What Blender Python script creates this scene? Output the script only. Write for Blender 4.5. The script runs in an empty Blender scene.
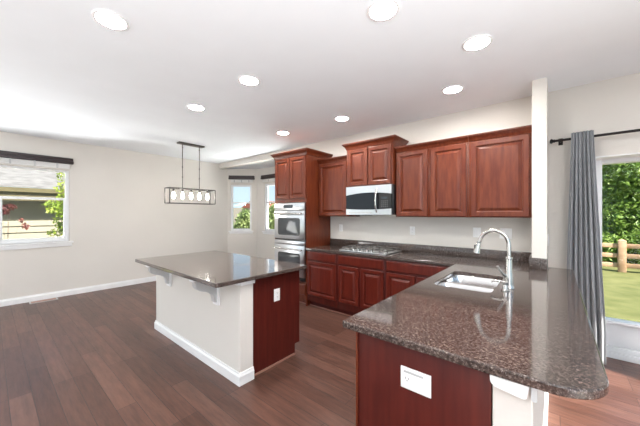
import bpy, bmesh, math, random
from mathutils import Vector, Matrix
from math import sin, cos, pi, radians as R

sc = bpy.context.scene
COL = sc.collection
random.seed(7)

# ------------------------------------------------------------------ camera
F_PX, YAW, CAM_H = 279.3, math.atan2(235, 279.3), 1.45
cd = bpy.data.cameras.new('camera')
cd.sensor_fit = 'HORIZONTAL'; cd.sensor_width = 36.0
cd.lens = F_PX / 640 * 36.0
cd.shift_y = 1.0 / 640
cd.clip_start = 0.05; cd.clip_end = 300
cam = bpy.data.objects.new('camera', cd); COL.objects.link(cam)
cam.location = (0, 0, CAM_H); cam.rotation_euler = (pi/2, 0, YAW)
sc.camera = cam

# ------------------------------------------------------------------ view, world, sun, added fill lamps
sc.view_settings.view_transform = 'Standard'
sc.view_settings.look = 'None'
sc.view_settings.exposure = 0.2
sc.view_settings.gamma = 1.0
sc.view_settings.use_curve_mapping = False

world = bpy.data.worlds.new('sky'); sc.world = world; world.use_nodes = True
wn = world.node_tree.nodes; wl = world.node_tree.links; wn.clear()
w_out = wn.new('ShaderNodeOutputWorld'); w_bg = wn.new('ShaderNodeBackground')
w_tc = wn.new('ShaderNodeTexCoord'); w_sep = wn.new('ShaderNodeSeparateXYZ'); w_cr = wn.new('ShaderNodeValToRGB')
wl.new(w_tc.outputs['Generated'], w_sep.inputs[0]); wl.new(w_sep.outputs['Z'], w_cr.inputs[0])
w_cr.color_ramp.elements[0].position = 0.0; w_cr.color_ramp.elements[0].color = (0.70, 0.88, 0.975, 1)
w_cr.color_ramp.elements[1].position = 0.45; w_cr.color_ramp.elements[1].color = (0.36, 0.62, 0.95, 1)
wl.new(w_cr.outputs[0], w_bg.inputs[0]); w_bg.inputs[1].default_value = 1.0
wl.new(w_bg.outputs[0], w_out.inputs[0])

sd = bpy.data.lights.new('sun', 'SUN'); sd.energy = 16.0; sd.angle = R(1.0); sd.color = (1.0, 0.95, 0.86)
sun = bpy.data.objects.new('sun', sd); COL.objects.link(sun)
sun.rotation_euler = Vector((-1.0, 0.32, -0.9)).to_track_quat('-Z', 'Y').to_euler()

def fill_light(name, loc, direction, sx, sz, energy, color, spread=180):
    d = bpy.data.lights.new(name, 'AREA'); d.shape = 'RECTANGLE'; d.size = sx; d.size_y = sz
    d.energy = energy; d.color = color; d.spread = R(spread)
    o = bpy.data.objects.new(name, d); COL.objects.link(o)
    o.location = loc; o.rotation_euler = Vector(direction).to_track_quat('-Z', 'Z').to_euler()
    return o
# area lamps added out of view at the unseen openings, filling room and ceiling
fill_light('fill_lamp_rear', (-2.0, -8.25, 1.4), (0, 1, 0.45), 7.6, 2.3, 30, (1.0, 0.985, 0.96))
fill_light('fill_lamp_side', (2.95, -4.6, 1.1), (-1, 0.3, 1.3), 4.4, 1.8, 270, (1.0, 0.99, 0.97), 150)
fill_light('fill_lamp_far_side', (-6.95, -4.4, 1.0), (1, 0.2, 2.0), 3.8, 1.8, 140, (0.98, 0.99, 1.0), 130)
fill_light('fill_lamp_near_side', (3.1, -0.4, 0.8), (-1, -0.05, 2.0), 3.6, 1.4, 280, (0.98, 0.99, 1.0), 110)
fill_light('fill_lamp_near_left', (-7.2, -1.3, 0.9), (1, 0.5, 1.1), 1.9, 1.6, 60, (0.98, 0.99, 1.0), 150)
# area lamps added out of sight below the sills, lifting nook and left ceiling
fill_light('fill_lamp_nook', (-5.2, 5.15, 0.60), (0, -1, 0.8), 1.3, 0.5, 140, (0.98, 0.99, 1.0))
fill_light('fill_lamp_left_window', (-7.15, 0.5, 0.60), (1, 0.2, 0.8), 0.9, 0.5, 110, (0.98, 0.99, 1.0))

# ------------------------------------------------------------------ materials
def new_mat(name):
    m = bpy.data.materials.new(name); m.use_nodes = True
    nt = m.node_tree; b = nt.nodes['Principled BSDF']
    return m, nt, b

def mat(name, color, rough=0.5, metal=0.0, spec=0.5, var=0.06, scale=6.0, bump=0.0, bscale=60.0, stretch=(1, 1, 1), color2=None, coat=0.0):
    m, nt, b = new_mat(name)
    tc = nt.nodes.new('ShaderNodeTexCoord'); mp = nt.nodes.new('ShaderNodeMapping')
    mp.inputs['Scale'].default_value = stretch
    nt.links.new(tc.outputs['Object'], mp.inputs[0])
    no = nt.nodes.new('ShaderNodeTexNoise'); no.inputs['Scale'].default_value = scale; no.inputs['Detail'].default_value = 5
    nt.links.new(mp.outputs[0], no.inputs['Vector'])
    cr = nt.nodes.new('ShaderNodeValToRGB')
    c2 = color2 or tuple(min(1, c * (1 + var)) for c in color)
    c1 = color if color2 else tuple(c * (1 - var) for c in color)
    cr.color_ramp.elements[0].color = (*c1, 1); cr.color_ramp.elements[1].color = (*c2, 1)
    cr.color_ramp.elements[0].position = 0.3; cr.color_ramp.elements[1].position = 0.7
    nt.links.new(no.outputs[0], cr.inputs[0]); nt.links.new(cr.outputs[0], b.inputs['Base Color'])
    b.inputs['Roughness'].default_value = rough; b.inputs['Metallic'].default_value = metal
    b.inputs['Specular IOR Level'].default_value = spec
    if coat: b.inputs['Coat Weight'].default_value = coat; b.inputs['Coat Roughness'].default_value = 0.15
    if bump:
        n2 = nt.nodes.new('ShaderNodeTexNoise'); n2.inputs['Scale'].default_value = bscale; n2.inputs['Detail'].default_value = 3
        nt.links.new(mp.outputs[0], n2.inputs['Vector'])
        bp = nt.nodes.new('ShaderNodeBump'); bp.inputs['Strength'].default_value = bump; bp.inputs['Distance'].default_value = 0.01
        nt.links.new(n2.outputs[0], bp.inputs['Height']); nt.links.new(bp.outputs[0], b.inputs['Normal'])
    return m

def emit_mat(name, color, strength):
    m, nt, b = new_mat(name)
    b.inputs['Base Color'].default_value = (*color, 1)
    b.inputs['Emission Color'].default_value = (*color, 1); b.inputs['Emission Strength'].default_value = strength
    return m

def glass_mat(name, tint=(1, 1, 1), gloss=0.08):
    m = bpy.data.materials.new(name); m.use_nodes = True
    nt = m.node_tree; nt.nodes.clear()
    o = nt.nodes.new('ShaderNodeOutputMaterial'); mx = nt.nodes.new('ShaderNodeMixShader')
    t = nt.nodes.new('ShaderNodeBsdfTransparent'); g = nt.nodes.new('ShaderNodeBsdfGlossy')
    t.inputs[0].default_value = (*tint, 1); g.inputs['Roughness'].default_value = 0.0
    fr = nt.nodes.new('ShaderNodeFresnel'); fr.inputs[0].default_value = 1.16
    nt.links.new(fr.outputs[0], mx.inputs[0]); nt.links.new(t.outputs[0], mx.inputs[1]); nt.links.new(g.outputs[0], mx.inputs[2])
    nt.links.new(mx.outputs[0], o.inputs[0])
    return m

def granite_mat():
    m, nt, b = new_mat('granite')
    L = nt.links.new
    tc = nt.nodes.new('ShaderNodeTexCoord')
    mp = nt.nodes.new('ShaderNodeMapping'); mp.inputs['Rotation'].default_value = (0, 0, 0.5); mp.inputs['Scale'].default_value = (1, 1.7, 1)
    L(tc.outputs['Object'], mp.inputs[0])
    def noise(s, d=4, r=0.6):
        n = nt.nodes.new('ShaderNodeTexNoise'); n.inputs['Scale'].default_value = s; n.inputs['Detail'].default_value = d; n.inputs['Roughness'].default_value = r
        L(mp.outputs[0], n.inputs['Vector']); return n
    def ramp(src, stops):
        cr = nt.nodes.new('ShaderNodeValToRGB'); e = cr.color_ramp.elements
        while len(e) < len(stops): e.new(0.5)
        for k, (p, c) in enumerate(stops): e[k].position = p; e[k].color = (*c, 1)
        L(src, cr.inputs[0]); return cr
    base = ramp(noise(95, 6, 0.8).outputs[0], [(0.32, (0.008, 0.006, 0.005)), (0.44, (0.040, 0.028, 0.024)), (0.55, (0.10, 0.074, 0.064)), (0.68, (0.33, 0.285, 0.262))])
    big = ramp(noise(5, 3).outputs[0], [(0.35, (0.8, 0.8, 0.8)), (0.68, (1.2, 1.17, 1.15))])
    mx = nt.nodes.new('ShaderNodeMix'); mx.data_type = 'RGBA'; mx.blend_type = 'MULTIPLY'; mx.inputs[0].default_value = 0.75
    L(base.outputs[0], mx.inputs[6]); L(big.outputs[0], mx.inputs[7])
    vo = nt.nodes.new('ShaderNodeTexVoronoi'); vo.inputs['Scale'].default_value = 110; L(mp.outputs[0], vo.inputs['Vector'])
    sp = ramp(vo.outputs['Distance'], [(0.10, (1, 1, 1)), (0.2, (0, 0, 0))])
    n3 = ramp(noise(16, 2).outputs[0], [(0.5, (0, 0, 0)), (0.62, (0.55, 0.55, 0.55))])
    mm = nt.nodes.new('ShaderNodeMath'); mm.operation = 'MULTIPLY'; L(sp.outputs[0], mm.inputs[0]); L(n3.outputs[0], mm.inputs[1])
    m2 = nt.nodes.new('ShaderNodeMix'); m2.data_type = 'RGBA'; L(mm.outputs[0], m2.inputs[0]); L(mx.outputs[2], m2.inputs[6]); m2.inputs[7].default_value = (0.5, 0.46, 0.44, 1)
    L(m2.outputs[2], b.inputs['Base Color'])
    b.inputs['Roughness'].default_value = 0.10; b.inputs['IOR'].default_value = 1.55; b.inputs['Coat Weight'].default_value = 0.3; b.inputs['Coat Roughness'].default_value = 0.04; b.inputs['Coat IOR'].default_value = 1.5
    return m

def floor_mat():
    m, nt, b = new_mat('hand_scraped_planks')
    L = nt.links.new
    tc = nt.nodes.new('ShaderNodeTexCoord')
    br = nt.nodes.new('ShaderNodeTexBrick'); L(tc.outputs['Object'], br.inputs['Vector'])
    br.offset = 0.37; br.offset_frequency = 3; br.squash = 1.0
    br.inputs['Color1'].default_value = (0.078, 0.035, 0.025, 1); br.inputs['Color2'].default_value = (0.138, 0.068, 0.050, 1)
    br.inputs['Mortar'].default_value = (0.022, 0.010, 0.008, 1)
    br.inputs['Scale'].default_value = 1.0; br.inputs['Mortar Size'].default_value = 0.0022; br.inputs['Mortar Smooth'].default_value = 0.2
    br.inputs['Brick Width'].default_value = 1.25; br.inputs['Row Height'].default_value = 0.127; br.inputs['Bias'].default_value = 0.0
    mp = nt.nodes.new('ShaderNodeMapping'); mp.inputs['Scale'].default_value = (1.0, 9.0, 1); L(tc.outputs['Object'], mp.inputs[0])
    no = nt.nodes.new('ShaderNodeTexNoise'); no.inputs['Scale'].default_value = 3.5; no.inputs['Detail'].default_value = 7; no.inputs['Roughness'].default_value = 0.65
    L(mp.outputs[0], no.inputs['Vector'])
    cr = nt.nodes.new('ShaderNodeValToRGB'); cr.color_ramp.elements[0].position = 0.25; cr.color_ramp.elements[0].color = (0.5, 0.5, 0.5, 1)
    cr.color_ramp.elements[1].position = 0.78; cr.color_ramp.elements[1].color = (1.5, 1.42, 1.38, 1); L(no.outputs[0], cr.inputs[0])
    mx = nt.nodes.new('ShaderNodeMix'); mx.data_type = 'RGBA'; mx.blend_type = 'MULTIPLY'; mx.inputs[0].default_value = 0.85
    L(br.outputs['Color'], mx.inputs[6]); L(cr.outputs[0], mx.inputs[7]); L(mx.outputs[2], b.inputs['Base Color'])
    b.inputs['Roughness'].default_value = 0.36; b.inputs['Specular IOR Level'].default_value = 0.5
    n2 = nt.nodes.new('ShaderNodeTexNoise'); n2.inputs['Scale'].default_value = 9; n2.inputs['Detail'].default_value = 4
    mp2 = nt.nodes.new('ShaderNodeMapping'); mp2.inputs['Scale'].default_value = (0.6, 4, 1); L(tc.outputs['Object'], mp2.inputs[0]); L(mp2.outputs[0], n2.inputs['Vector'])
    ad = nt.nodes.new('ShaderNodeMath'); ad.operation = 'SUBTRACT'; L(n2.outputs[0], ad.inputs[0]); L(br.outputs['Fac'], ad.inputs[1])
    bp = nt.nodes.new('ShaderNodeBump'); bp.inputs['Strength'].default_value = 0.35; bp.inputs['Distance'].default_value = 0.006
    L(ad.outputs[0], bp.inputs['Height']); L(bp.outputs[0], b.inputs['Normal'])
    return m

def leaf_mat(name, c1, c2, trans=0.35):
    m, nt, b = new_mat(name)
    L = nt.links.new
    tc = nt.nodes.new('ShaderNodeTexCoord'); no = nt.nodes.new('ShaderNodeTexNoise'); no.inputs['Scale'].default_value = 3.0; no.inputs['Detail'].default_value = 6
    L(tc.outputs['Object'], no.inputs['Vector'])
    cr = nt.nodes.new('ShaderNodeValToRGB'); cr.color_ramp.elements[0].position = 0.35; cr.color_ramp.elements[1].position = 0.65
    cr.color_ramp.elements[0].color = (*c1, 1); cr.color_ramp.elements[1].color = (*c2, 1)
    L(no.outputs[0], cr.inputs[0]); L(cr.outputs[0], b.inputs['Base Color']); b.inputs['Roughness'].default_value = 0.5
    tr = nt.nodes.new('ShaderNodeBsdfTranslucent'); L(cr.outputs[0], tr.inputs[0])
    mx = nt.nodes.new('ShaderNodeMixShader'); mx.inputs[0].default_value = trans
    out = [n for n in nt.nodes if n.type == 'OUTPUT_MATERIAL'][0]
    L(b.outputs[0], mx.inputs[1]); L(tr.outputs[0], mx.inputs[2]); L(mx.outputs[0], out.inputs[0])
    return m

M = dict(
    wall=mat('wall_paint', (0.705, 0.670, 0.622), 0.85, var=0.015, scale=2, bump=0.12, bscale=90),
    ceil=mat('ceiling_paint', (0.85, 0.885, 0.92), 0.9, var=0.012, scale=3, bump=0.06, bscale=30),
    white=mat('white_trim_paint', (0.84, 0.84, 0.84), 0.4, var=0.02),
    vinyl=mat('white_vinyl', (0.85, 0.86, 0.87), 0.35, var=0.02),
    corbel=mat('pale_grey_paint', (0.52, 0.52, 0.52), 0.45, var=0.03),
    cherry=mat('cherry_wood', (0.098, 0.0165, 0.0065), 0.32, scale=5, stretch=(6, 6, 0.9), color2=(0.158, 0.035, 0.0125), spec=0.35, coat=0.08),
    cherry_shade=mat('cherry_wood_shade', (0.088, 0.0105, 0.0065), 0.32, scale=5, stretch=(6, 6, 0.9), color2=(0.135, 0.020, 0.011), spec=0.35, coat=0.08),  # same cherry finish; lower cabinets' shade put into a redder, darker colour
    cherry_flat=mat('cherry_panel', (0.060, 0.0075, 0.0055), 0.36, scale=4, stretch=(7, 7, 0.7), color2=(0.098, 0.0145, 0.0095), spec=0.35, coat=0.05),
    shoe=mat('shoe_moulding_wood', (0.34, 0.17, 0.13), 0.4, scale=5, stretch=(1, 1, 8)),
    toe=mat('toe_kick_wood', (0.09, 0.014, 0.010), 0.5, scale=5),
    granite=granite_mat(), floor=floor_mat(),
    steel=mat('brushed_steel', (0.66, 0.67, 0.69), 0.28, 1.0, scale=30, stretch=(0.4, 1, 30), var=0.08),
    satin=mat('satin_nickel', (0.58, 0.57, 0.55), 0.22, 1.0, var=0.04),
    bowl=mat('sink_steel', (0.78, 0.78, 0.78), 0.24, 1.0, var=0.05),
    black=mat('black_plastic', (0.012, 0.012, 0.013), 0.3, var=0.1),
    blackglass=mat('black_glass', (0.010, 0.010, 0.012), 0.06, var=0.1),
    ovenglass=mat('oven_window_glass', (0.06, 0.065, 0.07), 0.08, var=0.1),
    iron=mat('cast_iron', (0.16, 0.15, 0.14), 0.45, 0.3, var=0.2),
    dark=mat('dark_espresso', (0.028, 0.016, 0.017), 0.4, var=0.12, scale=8, stretch=(1, 1, 20)),
    bronze=mat('grey_bronze_metal', (0.11, 0.10, 0.092), 0.45, 0.4, var=0.15),
    rod=mat('black_rod_metal', (0.018, 0.015, 0.014), 0.4, 0.5, var=0.1),
    curtain=mat('grey_curtain_fabric', (0.27, 0.282, 0.298), 0.85, var=0.08, scale=40, stretch=(10, 10, 1)),
    plastic=mat('white_plastic', (0.90, 0.90, 0.89), 0.35, var=0.01),
    slot=mat('socket_slot', (0.10, 0.10, 0.10), 0.5, var=0.1),
    slat=mat('white_slat', (0.80, 0.79, 0.77), 0.5, var=0.03),
    lens=emit_mat('lamp_lens', (1.0, 0.965, 0.915), 200.0),
    bulb=emit_mat('bulb_glow', (1.0, 0.95, 0.88), 75.0),
    display=mat('display_glass', (0.05, 0.06, 0.07), 0.2, var=0.2),
    glass=glass_mat('window_glass'),
    bark=mat('bark', (0.10, 0.07, 0.05), 0.9, bump=0.5, bscale=20, var=0.3),
    leaf=leaf_mat('green_leaves', (0.08, 0.16, 0.02), (0.26, 0.38, 0.07)),
    leaf2=leaf_mat('yellow_green_leaves', (0.13, 0.21, 0.02), (0.33, 0.40, 0.06)),
    leaf3=leaf_mat('soft_green_leaves', (0.12, 0.18, 0.055), (0.28, 0.34, 0.13)),
    leafr=leaf_mat('red_leaves', (0.07, 0.015, 0.015), (0.20, 0.07, 0.05)),
    lawn=mat('lawn_grass', (0.080, 0.092, 0.016), 0.9, scale=2.2, color2=(0.160, 0.160, 0.050), bump=0.8, bscale=50),
    soil=mat('ground_soil', (0.20, 0.22, 0.08), 0.95, scale=2, var=0.3, bump=0.5, bscale=20),
    cedar=mat('cedar_fence_wood', (0.400, 0.240, 0.136), 0.7, scale=6, stretch=(1, 1, 1), color2=(0.528, 0.344, 0.216)),
    siding=mat('beige_siding', (0.19, 0.175, 0.125), 0.7, var=0.05, scale=4),
    shingle=mat('grey_shingles', (0.100, 0.096, 0.092), 0.9, scale=9, stretch=(1, 0.5, 1), color2=(0.172, 0.168, 0.164), bump=0.6, bscale=25),
    fascia=mat('olive_brown_fascia', (0.10, 0.085, 0.04), 0.6, var=0.1),
    stucco=mat('cream_house_wall', (0.336, 0.288, 0.248), 0.8, var=0.05),
    tile=mat('red_roof_tile', (0.208, 0.060, 0.040), 0.8, var=0.15),
)

# ------------------------------------------------------------------ mesh helpers (all coordinates in world metres)
def BM(): return bmesh.new()

def box(bm, x0, x1, y0, y1, z0, z1, bev=0.0, seg=2):
    g = bmesh.ops.create_cube(bm, size=1.0)
    vs = g['verts']
    for v in vs:
        v.co = Vector((x0 + (v.co.x + .5) * (x1 - x0), y0 + (v.co.y + .5) * (y1 - y0), z0 + (v.co.z + .5) * (z1 - z0)))
    if bev > 0:
        es = list({e for v in vs for e in v.link_edges})
        bmesh.ops.bevel(bm, geom=es, offset=bev, segments=seg, profile=0.5, affect='EDGES')
    return bm

def ring_loops(bm, loops, cap_first=True, cap_last=True):
    vl = [[bm.verts.new(p) for p in lp] for lp in loops]
    n = len(vl[0])
    for a, b in zip(vl[:-1], vl[1:]):
        for i in range(n):
            bm.faces.new((a[i], a[(i+1) % n], b[(i+1) % n], b[i]))
    if cap_first: bm.faces.new(list(reversed(vl[0])))
    if cap_last: bm.faces.new(vl[-1])
    return bm

def tube(bm, pts, rad, n=14, caps=True):
    pts = [Vector(p) for p in pts]
    rads = rad if isinstance(rad, (list, tuple)) else [rad] * len(pts)
    up = None; loops = []
    for i, p in enumerate(pts):
        d = (pts[min(i+1, len(pts)-1)] - pts[max(i-1, 0)]).normalized()
        if up is None:
            up = Vector((0, 0, 1)) if abs(d.z) < .9 else Vector((1, 0, 0))
        u = (up - d * up.dot(d)).normalized(); v = d.cross(u); up = u
        loops.append([p + (u * cos(2*pi*k/n) + v * sin(2*pi*k/n)) * rads[i] for k in range(n)])
    return ring_loops(bm, loops, caps, caps)

def lathe(bm, cx, cy, prof, n=28, axis='Z', caps=True):
    loops = []
    for r, h in prof:
        lp = []
        for k in range(n):
            a = 2*pi*k/n
            if axis == 'Z': lp.append((cx + r*cos(a), cy + r*sin(a), h))
            elif axis == 'Y': lp.append((cx + r*cos(a), h, cy + r*sin(a)))
            else: lp.append((h, cx + r*cos(a), cy + r*sin(a)))
        loops.append(lp)
    return ring_loops(bm, loops, caps, caps)

def prism(bm, poly, axis, a, b):
    def P(p, t):
        if axis == 'X': return (t, p[0], p[1])
        if axis == 'Y': return (p[0], t, p[1])
        return (p[0], p[1], t)
    return ring_loops(bm, [[P(p, a) for p in poly], [P(p, b) for p in poly]])

def world_loc(o):
    v = Vector((0, 0, 0))
    while o is not None:
        v += o.location; o = o.parent
    return v

def smooth(me, ang=35):
    for p in me.polygons: p.use_smooth = True
    try: me.set_sharp_from_angle(angle=R(ang))
    except Exception: pass

def obj(name, bm, m, parent=None, local=False, sm=True):
    bmesh.ops.recalc_face_normals(bm, faces=bm.faces)
    me = bpy.data.meshes.new(name)
    off = Vector((0, 0, 0))
    o = None
    if parent is not None:
        if not local: off = world_loc(parent)
    else:
        xs = [v.co for v in bm.verts]
        off = Vector(((min(v.x for v in xs) + max(v.x for v in xs)) / 2, (min(v.y for v in xs) + max(v.y for v in xs)) / 2, min(v.z for v in xs)))
    for v in bm.verts: v.co -= off
    bm.to_mesh(me); bm.free()
    me.materials.append(m)
    if sm: smooth(me)
    o = bpy.data.objects.new(name, me); COL.objects.link(o)
    if parent is not None: o.parent = parent
    else: o.location = off
    return o

def tag(o, label=None, cat=None, group=None, kind=None):
    if label: o['label'] = label
    if cat: o['category'] = cat
    if group: o['group'] = group
    if kind: o['kind'] = kind
    return o

def thing(name, loc, label=None, cat=None, group=None, kind=None):
    o = bpy.data.objects.new(name, None); o.empty_display_size = 0.1
    COL.objects.link(o); o.location = loc
    return tag(o, label, cat, group, kind)

def struct(name, bm, m, label=None, cat=None):
    return tag(obj(name, bm, m, sm=False), label, cat, kind='structure')

def copy_tree(o, parent=None):
    c = o.copy(); COL.objects.link(c)
    if parent is not None: c.parent = parent
    for ch in list(o.children): copy_tree(ch, c)
    return c

# ------------------------------------------------------------------ the room
H = 2.745
XL, YB, BT = -6.64, 3.84, 0.92      # left wall, kitchen wall, worktop height
XR, YR = 2.62, -8.0                  # unseen right and rear walls of the family room

fl = BM(); box(fl, XL - .2, XR + .2, YR - .2, 4.16, -0.12, 0)
box(fl, XL - .2, -3.5, 4.16, 4.85, -0.12, 0)
struct('floor', fl, M['floor'], 'dark brown hand scraped plank floor running through the open room', 'floor')
ce = BM(); box(ce, XL - .2, XR + .2, YR - .2, YB + .3, H, H + .15)
struct('ceiling', ce, M['ceil'], 'white textured flat ceiling above kitchen and dining space', 'ceiling')
bc = BM(); box(bc, XL - .2, -3.4, YB + .02, 4.9, 2.645, 2.72)
struct('ceiling_nook', bc, M['ceil'], 'lower white ceiling over the window nook', 'ceiling')

# left wall with window opening (y .06-.93, z .96-2.22)
WY0, WY1, WZ0, WZ1 = 0.06, 0.935, 0.965, 2.225
w = BM()
box(w, XL - .16, XL, YR - .2, -6.3, 0, H); box(w, XL - .16, XL, -6.3, -.25, 2.66, H); box(w, XL - .16, XL, -6.3, -.25, 0, .1); box(w, XL - .16, XL, -2.45, -2.3, .1, 2.66); box(w, XL - .16, XL, -.25, WY0, 0, H); box(w, XL - .16, XL, WY1, 4.09, 0, H)  # openings toward the rear, out of view, cut for the added lamps
box(w, XL - .16, XL, WY0, WY1, 0, WZ0); box(w, XL - .16, XL, WY0, WY1, WZ1, H)
struct('wall_left', w, M['wall'], 'long beige wall on the left holding the wide double hung window', 'wall')

# kitchen wall, header above the nook, patio door opening
DX0, DX1, DZ = 0.294, 2.25, 2.012
w = BM()
box(w, -3.74, DX0, YB, YB + .3, 0, H)
box(w, DX1, XR + .2, YB, YB + .3, 0, H)
box(w, DX0, DX1, YB, YB + .3, DZ, H)
box(w, XL, -3.74, YB, YB + .14, 2.625, H)
struct('wall_back', w, M['wall'], 'beige kitchen wall behind the cabinets with a header over the nook', 'wall')

# rear and right walls (behind the camera) with openings cut to admit fill light and sun
w = BM()
box(w, XL, -5.9, YR - .15, YR, 0, H); box(w, 1.9, XR + .15, YR - .15, YR, 0, H); box(w, -5.9, 1.9, YR - .15, YR, 2.6, H); box(w, -5.9, 1.9, YR - .15, YR, 0, 0.2)
struct('wall_rear', w, M['wall'], 'beige wall behind the camera with a wide opening added for light', 'wall')
w = BM()
box(w, XR, XR + .15, YR, -6.9, 0, H); box(w, XR, XR + .15, -2.3, -2.0, 0, H); box(w, XR, XR + .15, 3.0, YB + .3, 0, H); box(w, XR, XR + .15, -6.9, 3.0, 2.68, H); box(w, XR, XR + .15, -6.9, 3.0, 0, 0.12)
struct('wall_right', w, M['wall'], 'beige wall to the right of the camera with openings added for light', 'wall')

# nook: angled wall (45 deg) and nook rear wall, window openings in both
YN = 4.63
A0 = Vector((XL, 4.085, 0)); A1 = Vector((-6.095, YN, 0))
LEN = (A1 - A0).length
ang = math.atan2(A1.y - A0.y, A1.x - A0.x)
ca, sa = cos(ang), sin(ang)
def ap(s, d, z): return (A0.x + s*ca - d*sa, A0.y + s*sa + d*ca, z)   # along wall, outwards depth, height
def abox(bm, s0, s1, d0, d1, z0, z1, bev=0.0):
    b2 = BM(); box(b2, s0, s1, d0, d1, z0, z1, bev)
    me = bpy.data.meshes.new('tmp')
    for v in b2.verts: v.co = Vector(ap(v.co.x, v.co.y, v.co.z))
    b2.to_mesh(me); b2.free(); bm.from_mesh(me); bpy.data.meshes.remove(me)
NZ0, NZ1 = 1.005, 2.225
S0, S1 = 0.085, 0.625
w = BM()
abox(w, 0, S0, 0, .14, 0, 2.66); abox(w, S1, LEN + .06, 0, .14, 0, 2.66); abox(w, S0, S1, 0, .14, 0, NZ0); abox(w, S0, S1, 0, .14, NZ1, 2.66)
struct('wall_nook_angled', w, M['wall'], 'short angled beige wall of the nook holding a narrow window', 'wall')
NX0, NX1 = -5.80, -4.55
w = BM()
box(w, A1.x, NX0, YN, YN + .14, 0, 2.66); box(w, NX1, -4.28, YN, YN + .14, 0, 2.66); box(w, NX0, NX1, YN, YN + .14, 0, NZ0); box(w, NX0, NX1, YN, YN + .14, NZ1, 2.66)
struct('wall_nook_rear', w, M['wall'], 'beige rear wall of the nook beside the oven tower', 'wall')
w = BM()
prism(w, [(-4.28, YN), (-3.74, 4.09), (-3.64, 4.19), (-4.18, YN + .14)], 'Z', 0, 2.66)
struct('wall_nook_side', w, M['wall'], 'angled beige wall closing the nook behind the oven tower', 'wall')

# stub wall rising from the peninsula and the knee walls
w = BM(); box(w, -0.172, -0.056, 3.40, YB, 0, H, 0.004)
struct('wall_stub', w, M['wall'], 'narrow beige wall end rising from peninsula to ceiling', 'wall')
w = BM(); box(w, -0.172, -0.056, 1.165, 3.40, 0, 0.884, 0.004)
struct('wall_peninsula', w, M['wall'], 'beige knee wall under the overhang of the peninsula worktop', 'wall')
w = BM(); box(w, -3.87, -2.04, 1.372, 1.508, 0, 0.884, 0.004)
struct('wall_island', w, M['wall'], 'beige knee wall along the seating side of island', 'wall')

# baseboards
def base_prof(bm, pts, hgt=0.105, t=0.016):
    # pts: plan polyline, wall on the left hand of travel
    pts = [Vector((p[0], p[1], 0)) for p in pts]
    prof = [(0, 0), (t, 0), (t, hgt * .72), (t * .55, hgt * .86), (t * .45, hgt), (0, hgt)]
    loops = []
    for i, p in enumerate(pts):
        d1 = (p - pts[i-1]).normalized() if i else (pts[1] - p).normalized()
        d2 = (pts[i+1] - p).normalized() if i < len(pts) - 1 else d1
        n1 = Vector((d1.y, -d1.x, 0)); n2 = Vector((d2.y, -d2.x, 0))
        nn = (n1 + n2).normalized(); k = 1 / max(.3, nn.dot(n1))
        loops.append([p + nn * k * a + Vector((0, 0, b)) for a, b in prof])
    return ring_loops(bm, loops)
b = BM(); base_prof(b, [(XL, -.25), (XL, 4.085), (A1.x, YN), (-4.28, YN)])
struct('baseboard_left', b, M['white'], 'white baseboard along the left wall and nook', 'baseboard')
b = BM(); base_prof(b, [(-2.04, 1.508), (-2.04, 1.372), (-3.87, 1.372), (-3.87, 1.508)][::-1])
struct('baseboard_island', b, M['white'], 'white baseboard wrapping the island knee wall', 'baseboard')
b = BM(); base_prof(b, [(-0.172, 1.165), (-0.056, 1.165), (-0.056, 3.40), (-0.056, YB), (DX0, YB)])
struct('baseboard_peninsula', b, M['white'], 'white baseboard along peninsula knee wall', 'baseboard')

# ------------------------------------------------------------------ windows
# window_1: left wall
wt = thing('window_1', (XL, 0.5, WZ0), 'wide white double hung window looking onto the neighbouring house', 'window', kind='structure')
f = BM()
xo0, xo1 = XL - .13, XL - .055
box(f, xo0, xo1, WY0, WY0 + .045, WZ0, WZ1, .004); box(f, xo0, xo1, WY1 - .045, WY1, WZ0, WZ1, .004)
box(f, xo0, xo1, WY0 + .045, WY1 - .045, WZ1 - .03, WZ1, .003); box(f, xo0, xo1, WY0 + .045, WY1 - .045, WZ0, WZ0 + .045, .004)
obj('window_frame', f, M['vinyl'], wt)
f = BM()
for (z0, z1, x0, x1) in ((WZ0 + .045, 1.735, XL - .085, XL - .06),):
    box(f, x0, x1, WY0 + .045, WY0 + .085, z0, z1, .004); box(f, x0, x1, WY1 - .07, WY1 - .045, z0, z1, .004)
    box(f, x0, x1, WY0 + .085, WY1 - .07, z1 - .04, z1, .004); box(f, x0, x1, WY0 + .085, WY1 - .07, z0, z0 + .035, .004)
obj('sash', f, M['vinyl'], wt)
f = BM(); box(f, XL - .078, XL - .072, WY0 + .08, WY1 - .065, WZ0 + .07, 1.70); obj('pane', f, M['glass'], wt)
f = BM(); box(f, XL - .112, XL - .106, WY0 + .04, WY1 - .04, 1.70, WZ1 - .02); obj('pane', f, M['glass'], wt)
f = BM(); box(f, XL - .054, XL + .035, WY0 - .05, WY1 + .055, WZ0 - .03, WZ0, .005); box(f, XL + .001, XL + .018, WY0 - .03, WY1 + .035, WZ0 - .085, WZ0 - .03, .004)
obj('window_sill', f, M['white'], wt)

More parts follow.
